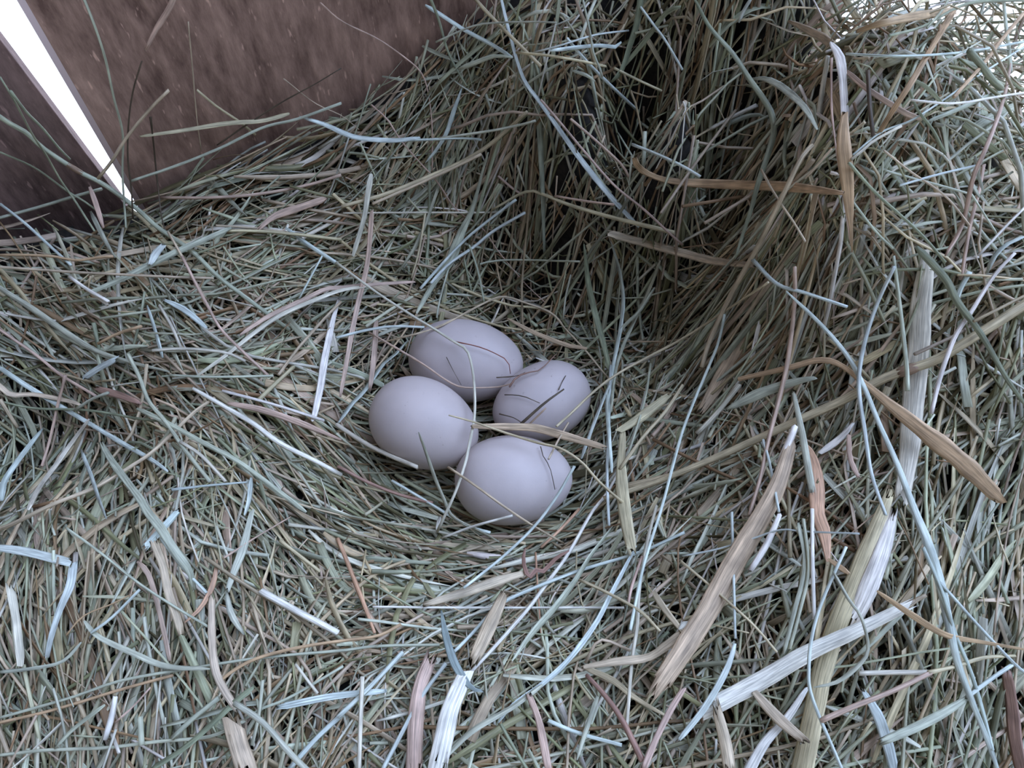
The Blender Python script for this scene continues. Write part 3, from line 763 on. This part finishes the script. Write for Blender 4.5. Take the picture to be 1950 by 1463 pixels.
H;B;f;4,14,16,14,5;570,560 600,720 650,870 740,1000 805,1020;dark blue-grey leaf standing at the bottom centre
H;w;s;6,8,8,7;1800,-40 1740,200 1700,450 1690,650 1660,850 1640,1100 1630,1235;long whitish stem hanging down right of the nest
H;p;s;6;1720,250 1660,420 1640,520;short pink stem beside the long whitish one
H;t;f;8,16,15,20;1380,885 1550,855 1750,830 1860,760 1960,690;folded tan leaf with a sharp elbow, right of the bottom centre
H;y;f;11,12,9,5;1385,885 1550,960 1650,1040 1760,1110 1860,1165;yellowish leaf arm below the sharp elbow
H;t;s;6;1395,860 1480,730 1650,790;thin tan strand curling at the sharp elbow
X;w;k;26,36,40,40,38,34,28;1765,500 1753,588 1750,655 1743,721 1737,788 1730,871 1718,945;upright wide pale straw at the right
X;y;s;10,13,16,18,19,20;1150,950 1230,925 1300,898 1383,863 1467,825 1533,795 1600,765 1683,721 1733,703 1783,685 1850,645 1990,556;long yellow stalk across the right side with a brown joint;n8
X;o;f;9,10,12,9,16,28,34,34,24;1408,722 1500,701 1560,686 1600,695 1643,728 1700,775 1767,828 1833,881 1905,952;broad orange-tan leaf twisted over the upright straw
X;T;k;22,34,40,42,40,36;1505,850 1485,915 1455,976 1405,1060 1350,1160 1300,1240 1253,1310;widest flat tan straw lying right of the nest front
X;y;k;20,32,36,36,38,40;1692,945 1660,1026 1627,1109 1593,1193 1567,1276 1553,1343 1525,1480;thick yellowish stalk running to the bottom edge at the right
X;W;k;18,30,34,30;1700,980 1677,1059 1643,1143 1618,1190;white peeled sheath lying on the thick yellowish stalk
X;W;k;34,33,31,25,18;1352,1348 1450,1296 1540,1243 1627,1203 1728,1154;white split stalk lying across the thick yellowish one
X;t;s;14,9,7;1722,1157 1745,1143 1763,1134;brown broken tip of the white split stalk
X;b;l;6,8,9,9,12,18,17,13,10,9;1497,555 1550,605 1590,648 1620,688 1647,741 1673,805 1707,881 1743,976 1765,1030 1790,1110 1805,1180 1823,1260 1847,1326 1880,1410 1905,1480;longest pale blue blade, down the whole right side
X;b;s;8;1758,1043 1793,1126 1820,1210 1847,1276 1870,1350 1890,1430;pale blue stem running beside the longest blade
F;b;s;7,9,9,7;1210,60 1120,250 1050,450 1010,650 1010,800 1040,1000 1080,1250 1160,1480;pale bowed stem crossing the longest blade
F;W;s;6,8,9,8;1900,-20 1780,110 1640,330 1560,450 1500,600 1460,730 1420,900;bright white stem at the right, slanting up to the edge
F;g;s;6,8,9;1205,0 1230,200 1260,450 1280,640 1285,770;straight grey-green stem left of the upright wide straw
F;p;s;7,9,8,7;640,60 640,250 620,450 590,650 540,860 490,1050 440,1280 380,1480;long pinkish stem right of the nest
X;T;k;20,30,28,18;1436,612 1400,675 1367,731 1340,776;short wide brown straw with a torn end right of the hollow
F;g;k;8,22,17,9;255,875 430,790 600,730 745,695;torn green-grey straw under the twisted leaf
F;w;s;9,10;80,1015 200,890 325,735;short whitish straw right of the nest
F;W;s;14,14;645,975 600,1080 555,1185;short white stem end above the widest flat straw
F;O;f;12,24,27,24,8;690,1080 740,1150 765,1300 770,1463 810,1590 830,1740;orange-tan leaf standing beside the widest flat straw
F;g;k;8,14,14;635,790 680,1000 715,1200 740,1340;green split stem above the orange-tan leaf
F;W;f;13,13,9;785,1125 900,1040 975,955;short white curled leaf above the orange-tan leaf
F;p;f;12,9,11;950,1020 955,1150 1005,1265;pinkish torn leaf under the longest blade
X;G;l;14,14,10,7;1745,470 1800,531 1823,575 1867,635 1917,721 1955,775;dull dark blade slanting down to the right edge
F;b;s;10;1560,270 1585,190 1640,90;pale bud-like stub on the dull dark blade
F;b;s;8,6;400,20 540,160 700,210 940,290;pale stem bent at the start of the longest blade
F;b;s;6;460,1050 500,1200 550,1463;thin blue stem over the widest flat straw
X;b;s;6,7;1380,598 1367,655 1340,721 1300,821 1262,960 1225,1080 1200,1200;pale stem hanging down right of the front egg
X;y;s;5,5;1060,812 1077,797 1164,720 1300,645 1383,591 1463,538;thin yellow stem from the right egg up to the right
I;W;s;9,13,13,11;555,10 480,180 385,335;short fat white stem right of the widest flat straw
I;b;s;4;1010,122 700,110 560,100 400,150 200,210 0,250;thin bowed stem over the widest flat straw
X;W;f;9,15,17,22;1535,1313 1500,1366 1456,1416 1420,1480;bright white straw running off the bottom edge
I;b;f;9,20,20,18;1030,1020 1110,1150 1170,1320 1210,1480;pale lilac blade running off the bottom edge at the right
I;w;s;10;1005,920 1200,915 1405,915;whitish level stem at the lower right
I;y;s;9,6;1405,915 1560,880 1720,830 1900,820;yellowish stem end right of the whitish level one
I;p;s;11,9;790,1190 1000,1100 1200,1020 1420,915;pinkish straw meeting the whitish level stem
I;P;f;18,23,23,23;1850,910 1880,1100 1900,1300 1935,1480;dusky pink leaf in the bottom right corner
I;o;f;7,13,13,8,6;1110,450 1300,580 1500,700 1700,740 1960,785;orange-tan straw passing behind the longest blade
I;o;f;6,12,9;830,265 880,300 950,350;short orange-tan straw left of the thick yellowish stalk
I;g;f;14,17,16,10;1140,1310 1350,1220 1500,1140 1620,1065;broad green-grey blade at the lower right
I;b;s;8;1620,1060 1750,960 1880,872;pale stem rising from the longest blade at the lower right
I;b;s;6,7,7;935,195 800,500 740,700 720,900 740,1060 880,1400 915,1480;thin pale stem bowed over the white split stalk
I;g;l;7,6,6,9,4;860,340 950,500 1020,600 1060,780 1000,880 880,970 750,1000;hooked green blade over the white split stalk
I;W;s;8;740,-20 742,300 752,610;straight white stem above the white split stalk
I;g;l;9,8;660,60 700,300 640,560 575,810;green blade in the bundle above the white split stalk
I;g;s;7;690,40 720,320 670,560 610,780;green stem in the bundle above the white split stalk
I;y;s;6,5;-10,280 180,440 400,640 540,800;yellow-green stem over the widest flat straw
I;b;f;9,13,12,9;-20,1300 130,1110 250,900 300,750;pale blue blade below the widest flat straw
I;b;s;7;1470,400 1700,660 1900,870 1990,940;pale stem branching from the longest blade
I;b;s;6;280,0 290,350 300,720;straight pale stem over the widest flat straw
I;t;k;18,24,25;190,1110 240,1300 270,1480;tan straw running off the bottom right of centre
I;t;f;17,22,16;420,1040 550,1180 690,1300;tan leaf under the bright white straw
H;b;s;9,8;1180,1190 1350,1260 1600,1330;pale blue stub at the bottom centre
H;g;l;10,9,6;1465,1050 1400,1240 1345,1415;pale green blade crossing the blue stub
H;P;s;8,11,13;1400,930 1500,1040 1600,1180 1720,1420;brown stem running down from the sharp elbow
H;p;f;10,13,12,14;1960,1000 1870,1150 1800,1290 1720,1480;pinkish leaf meeting the brown stem at the bottom
H;p;f;12,15,15;1070,1040 1130,1200 1185,1480;grey-pink leaf at the bottom centre
H;G;s;7;910,1210 1000,1370 1070,1480;dark stem at the bottom centre
H;P;f;5,10,9,5;1050,205 1040,280 1070,370 1110,330 1150,340 1230,260 1300,220;curled dry leaf scrap below the front egg
H;O;s;6;1360,-20 1250,100 1140,200;orange stem right below the front egg
H;O;t;4;1110,230 1120,400 1140,690;thin orange stem below the curled leaf scrap
X;W;f;9;838,985 833,1010;tiny bright stem end between left and front eggs
H;b;s;10,9;-20,1170 150,1010 350,800;pale blue stem below the orange standing straw
H;w;s;9;120,940 110,1200 100,1480;upright whitish stem at the bottom
H;t;f;14,12,8;1790,470 1860,570 1949,680;short brown torn leaf left of the widest flat straw
H;y;s;6;1360,385 1500,450 1700,560 1820,680;yellow stem crossing the long whitish hanging one
X;y;f;12,22,26,22;1186,825 1183,900 1190,976 1203,1045;olive folded leaf right of the front egg
X;y;f;12,20,12;1180,820 1217,797 1275,752;olive leaf end above the folded olive leaf
X;w;s;5,5,5,6,6;640,500 717,557 783,600 827,627 863,650 887,665 897,690 903,733 904,787 897,830 885,885 868,935 848,980 833,1012;long thin stem bent over the rear and left eggs
E;b;s;6,6,5;-30,730 150,685 300,665 475,670;pale stem touching the rear egg from the left
E;p;t;5,5,4;160,700 350,810 480,890 580,960 650,1000 720,1015 900,1010 985,985;pinkish stem lying across the rear egg
E;P;t;4,3,2;960,1010 1000,955 1060,930 1130,915 1190,860 1230,820;dark red twig between the rear and right eggs
E;t;t;4,5,6,5;200,765 300,740 520,680 650,620 800,540 920,495 1050,530 1200,590 1280,680 1400,810 1530,970;thin stem arched over the rear egg like a hoop
E;R;t;2.5;640,750 780,780 880,820 950,865 965,935;tiny red twig on the rear egg's upper side
E;d;t;3,1.5;885,957 1000,948 1050,925;tiny dark splinter on the rear egg's right side
E;d;t;1.6;600,840 640,920 685,1000;hair-thin dark fibre on the rear egg
X;y;s;3,5,5,6;855,791 903,804 958,823 1026,844 1067,854 1108,881 1142,919 1197,967;thin straw from the left egg over the top of the front egg
X;T;f;9,14,17,17,12;900,812 967,813 1017,815 1067,828 1150,852;flat brown straw lying between right and front eggs
X;g;l;4,7,7,6,5;797,823 811,861 828,909 845,950 862,984 906,1008 951,1032;green blade lying over the lower side of the left egg
N;t;s;5,4;595,965 750,1070 900,1180 1050,1280 1240,1390;thin straw slanting over the front egg's lower side
N;b;s;6;280,1040 400,1110 530,1190 700,1290 830,1330;pale stem below the left egg on the front rim
N;W;s;5;560,1360 750,1290 955,1235;white stem just under the front egg
X;b;s;6;1094,888 1060,946 1019,1001 958,1060 883,1120;pale stem touching the front egg's right end
E;b;l;6,8;1530,1000 1450,1200 1370,1420;pale blade right of the front egg
E;G;l;4,11,12,11,7;1385,195 1410,420 1450,600 1500,780 1540,950;dull green leaf standing right of the clutch
E;b;l;5,8,8,8,7;1540,180 1590,350 1610,520 1590,700 1550,900 1520,1100 1530,1300 1545,1500;long pale blade standing right of the clutch
E;g;l;7,7,6;1820,290 1760,450 1680,620 1600,800 1560,950 1540,1150;green blade joining the bundle right of the clutch
E;g;l;5,7,6;1790,440 1700,580 1600,680 1560,800;short green blade in the hollow right of the clutch
E;g;s;4;1310,370 1280,500 1265,625;thin green stem in the dark hollow
E;T;f;5,9,7;950,620 1100,700 1280,770 1400,790;brown flat stem behind the rear egg
N;d;s;6,5,3;1000,725 1130,610 1240,530;dark split twig lying on the right egg
N;T;t;4;1045,728 1140,635;short twig beside the dark one on the right egg
N;d;t;2.5;910,562 960,563 1020,572 1105,608;fine dark fibre across the right egg
N;d;t;3;880,668 960,690 1005,718;dark fibre at the right egg's lower left
N;d;t;2;1210,535 1230,490 1250,455;tiny twig on top of the right egg
N;t;s;4;1265,715 1200,830 1155,920;thin tan stick between right and front eggs
N;d;t;2;1110,850 1130,920 1160,960 1190,1090;hair-thin dark fibre on the front egg's right end
N;b;s;6;1500,400 1490,700 1480,1000 1490,1290;upright pale stem in the bundle right of the clutch
N;y;t;3;1390,620 1405,700 1370,900 1360,1110;very thin straw right of the front egg
X;w;s;9,9,8;640,808 693,843 740,867 795,890;whitish straw on the rim below the left egg
N;P;s;7;-20,960 150,1050 330,1120 510,1165;dull pink stem on the front rim below the left egg
E;g;s;5;1765,880 1740,1050 1700,1200 1610,1480;thin green stem right of the olive leaf
E;y;s;7;1949,1000 1850,1150 1720,1300 1590,1480;yellow-green stem right of the olive leaf
E;g;s;4;730,200 780,350 815,530;thin green stem hanging above the rear egg
E;g;s;4;790,310 850,295 1000,285 1360,295;thin level stem in the back of the hollow
E;y;s;4;480,20 440,250 400,390;thin straw left above the rear egg
E;g;s;4;610,340 560,520 545,615;short thin stem above the rear egg's left end
X;W;f;9;1447,612 1430,690;tiny torn white straw end right of the hollow
I;W;f;6,13,6;-20,668 10,640 40,630;tiny white scrap at the bottom centre
"""

COLS = {'b': ((.60, .68, .70), 'pale blue-grey'), 'g': ((.48, .51, .44), 'grey-green'), 'G': ((.28, .31, .23), 'dark green'), 'y': ((.60, .53, .38), 'yellow-green'),
        'p': ((.60, .44, .39), 'pinkish tan'), 'P': ((.34, .21, .18), 'dull reddish'), 'o': ((.54, .38, .25), 'orange-tan'), 'O': ((.60, .37, .27), 'orange'),
        't': ((.58, .48, .38), 'tan'), 'T': ((.54, .41, .31), 'brownish tan'), 'd': ((.11, .085, .065), 'dark'), 'w': ((.66, .63, .57), 'whitish'),
        'W': ((.86, .84, .84), 'white'), 'B': ((.27, .33, .35), 'dark blue-grey'), 'R': ((.26, .09, .07), 'red')}
KINDS = {'s': ('hay_stalk', 'stem', 'stem'), 'l': ('grass_blade', 'blade', 'blade'), 'f': ('dry_leaf', 'flat', 'leaf'), 'k': ('split_straw', 'trough', 'straw'), 't': ('hay_twig', 'stem', 'twig')}

def catmull(pts, n):
    p = np.asarray(pts, float)
    if len(p) == 2: p = np.array([p[0], p.mean(0), p[1]])
    q = np.vstack([2 * p[0] - p[1], p, 2 * p[-1] - p[-2]])
    d = np.linalg.norm(np.diff(p, axis=0), axis=1); s = np.concatenate([[0], np.cumsum(d)]); ss = np.linspace(0, s[-1], n)
    i = np.clip(np.searchsorted(s, ss, 'right') - 1, 0, len(p) - 2); t = ((ss - s[i]) / d[i])[:, None]
    a, b, c, e = q[i], q[i + 1], q[i + 2], q[i + 3]
    return .5 * (2 * b + (c - a) * t + (2 * a - 5 * b + 4 * c - e) * t ** 2 + (3 * b - a - 3 * c + e) * t ** 3), ss, s

PARTS = {  # pieces that belong to one of the stalks or leaves
    'white peeled sheath lying on the thick yellowish stalk': ('thick yellowish stalk running to', 'leaf_sheath', 'white peeled sheath'),
    'brown broken tip of the white split stalk': ('white split stalk lying across', 'broken_tip', 'brown broken tip'),
    'yellowish leaf arm below the sharp elbow': ('folded tan leaf with a sharp elbow', 'leaf_arm', 'yellowish lower arm'),
    'thin tan strand curling at the sharp elbow': ('folded tan leaf with a sharp elbow', 'leaf_strand', None),
    'lower half of the jointed green leaf, tip pointing down': ('green leaf blade with a joint', 'leaf_tip', None),
    'tan leaf at the top of the folded brown leaf': ('folded leaf hanging point down', 'leaf_base', 'tan base of the leaf'),
    'white folded leaf hanging at the right beside the cut straw': ('folded leaf hanging point down', 'leaf_fold', 'white folded upper part'),
    'bright white cut straw standing beside the folded brown leaf': ('long olive-tan stem below', 'cut_end', 'bright white peeled end'),
    'pale blue blade bent down from the left edge one': ('wide pale blue blade coming in', 'blade_tip', None),
    'orange-tan straw dropping to the left by the bright corner': ('orange-tan straw folded to a sharp V', 'straw_arm', None),
    'pale stem running to the bottom edge, in line with the long falling one': ('long pale stem falling to the left', 'stem_base', None),
    'pale short blade forking from the white cut stem': ('bright white cut stem left of', 'side_blade', 'pale blue-grey side blade'),
    'pale bud-like stub on the dull dark blade': ('dull dark blade slanting down', 'bud', 'pale bud-like stub'),
}

def build_named():
    built = {}; later = []; laid = []
    lr = np.random.default_rng(3)
    rows = [r for r in TRACES.strip().split('\n')]
    for ri, row in enumerate(rows):
        f = row.split(';')
        ox, oy, sc = VIEWS[f[0]]
        pts = np.array([[float(v) for v in p.split(',')] for p in f[4].split()]) / sc + [ox, oy]
        ws = [float(v) for v in f[3].split(',')]
        kind = f[2]
        Lpx = np.linalg.norm(np.diff(pts, axis=0), axis=1).sum()
        n = int(np.clip(Lpx / 14, 6, 44))
        pp, ss, sk = catmull(pts, n)
        t = np.linspace(0, 1, n)
        dep, egg = ray_surface(pp[:, 0], pp[:, 1], .0115 if kind != 't' else .0095)
        # a stalk is stiff: it follows only the broad shape of what it lies on
        deg = min(4, 1 + int(Lpx / 170))
        B = np.vander(t * 2 - 1, deg + 1)
        wt = np.ones(n); wt[egg] = 3
        cf = np.linalg.lstsq(B * wt[:, None], dep * wt, rcond=None)[0]; fit = B @ cf
        over = fit - dep
        sh = max(np.percentile(over, 86), (over[egg].max() if egg.any() else -9), -.002)
        fit = fit - sh
        if egg.any() and (Lpx < 160 or kind == 't'):          # light fibres lie right on the shell
            fit = np.where(egg, np.minimum(fit, dep - .0002) * .3 + (dep - .0002) * .7, fit)
            fit = np.minimum(fit, np.where(egg, dep - .0001, 9))
        # it lies over the stalks it crosses
        wfull = np.interp(t, np.linspace(0, 1, len(ws)), ws); thick = {'s': .92, 't': .92, 'l': .3, 'f': .22, 'k': .35}[kind]
        fine = np.linspace(0, 1, max(8, int(Lpx / 4))); fx = np.interp(fine, t, pp[:, 0]); fy = np.interp(fine, t, pp[:, 1]); fd = np.interp(fine, t, fit); fw = np.interp(fine, t, wfull)
        need = 0.0
        for (gx_, gy_, gd_, gw_, gt_) in laid:
            if gx_.max() < fx.min() - 20 or gx_.min() > fx.max() + 20 or gy_.max() < fy.min() - 20 or gy_.min() > fy.max() + 20: continue
            hit = np.hypot(fx[:, None] - gx_[None], fy[:, None] - gy_[None]) < (fw[:, None] + gw_[None]) * .5
            if hit.any():
                q = fd[:, None] - gd_[None] + (fw[:, None] * thick + gw_[None] * gt_) * .5 * fit.mean() / F
                need = max(need, q[hit].max())
        part = f[5] in PARTS
        need = 0 if part else min(need, .0016 if kind == 't' else .010)
        fit = fit - need; fd = fd - need
        if not part: laid.append((fx, fy, fd, fw, thick))
        wid = np.interp(t, np.linspace(0, 1, len(ws)), ws)
        P = CAM + ray(pp[:, 0], pp[:, 1]) * fit[:, None]
        W = wid * fit / F
        if kind == 'l': W = W * np.clip(.35 + 12 * np.minimum(t + .01, 1.01 - t), 0, 1)
        if kind in 'fk':                                      # frayed, uneven edges
            nz = np.convolve(lr.normal(0, 1, n + 4), [.25, .5, .25], 'valid')[:n]
            W = W * (1 + (.07 if kind == 'f' else .035) * nz) * np.clip((.88 if wid.max() > 13 else .6) + 30 * np.minimum(t, 1 - t), 0, 1)
        if kind == 't': W = W * (1 - .35 * t) * (1 + .12 * lr.normal(size=n))
        rgb, cname = COLS[f[1]]
        name, sec, word = KINDS[kind]
        up = unit(CAM - P[n // 2]) + lr.normal(0, .12, 3); up = unit(up)
        base = lr.normal(0, .18) if kind in 'kf' else lr.normal(0, .3)
        roll = base * (.5 if wid.max() > 14 else 1) + (lr.normal(0, .35) if kind in 'lf' and wid.max() < 14 else lr.normal(0, .08)) * (t - .5)
        mid = P.mean(0)
        S = section(sec)
        if kind == 'k': S = S * [1, lr.choice([1, 1, .8])]
        V, sz, lp, UV = strands((P - mid)[None], W[None], S, up[None], roll[None], jag=({'k': 2.3, 'f': 1.6} if wid.max() > 13 else {'k': 1.5, 'f': .9}).get(kind, .35), rnd=lr)
        if kind == 'k': UV = UV * [1.0, 1.0]
        c = np.array(rgb) * [1.03, 1.01, .88] * lr.uniform(.92, 1.06) * lr.uniform(.98, 1.02, 3)
        tint = 1 + lr.normal(0, .06) * (t - .5) * 2
        m_ = S.shape[0]
        ribs = np.ones(m_)
        if kind in 'kf': ribs = 1 + lr.normal(0, .15 if kind == 'k' else .09, m_)   # the fibres of a split straw differ in tone
        n_ = n; C = (c[None, None] * tint[:, None, None] * ribs[None, :, None]).reshape(-1, 3)
        me = mesh_from(name, V, sz, lp, [HAY], C, UV)
        o = link(name, me, loc=mid)
        lab = f[5]
        if lab in PARTS:
            o.name = PARTS[lab][1]; me.name = PARTS[lab][1]
            later.append((o, mid, PARTS[lab])); continue
        built[lab] = (o, mid)
        tag(o, lab, {'s': 'stem', 'l': 'blade', 'f': 'leaf', 'k': 'straw', 't': 'twig'}[kind], GROUPS[kind])
        if len(f) > 6:                                        # the swollen joint a grass stalk has
            i = int(np.argmin(abs(ss - sk[int(f[6][1:])])))
            i = min(max(i, 2), n - 3)
            Pn = (P - mid)[i - 1:i + 2]; Pn = catmull(Pn, 7)[0]
            Pn = Pn[3] + (Pn - Pn[3]) * min(1, .004 / np.linalg.norm(Pn[0] - Pn[3]))
            Wn = W[i] * np.array([1.02, 1.14, 1.24, 1.28, 1.22, 1.12, 1.0])
            V, sz, lp, UV = strands(Pn[None], Wn[None], section('stem'), up[None], np.full((1, 7), .3), rnd=lr)
            me = mesh_from('stem_joint', V, sz, lp, [HAY], np.full((len(V), 3), 1.) * [.30, .20, .13], UV)
            j = link('stem_joint', me, parent=o); j['label'] = 'brown swollen joint'
    for o, mid, (start, nm, plab) in later:
        par, pmid = next(v for k, v in built.items() if k.startswith(start))
        o.parent = par; o.location = mid - pmid
        if plab: o['label'] = plab
GROUPS = {'s': 'stems lying loose on the hay', 'l': 'grass blades lying loose on the hay', 'f': 'flat dry leaves on the hay', 'k': 'wide split straws on the hay', 't': 'thin twigs on the nest and eggs'}
build_named()
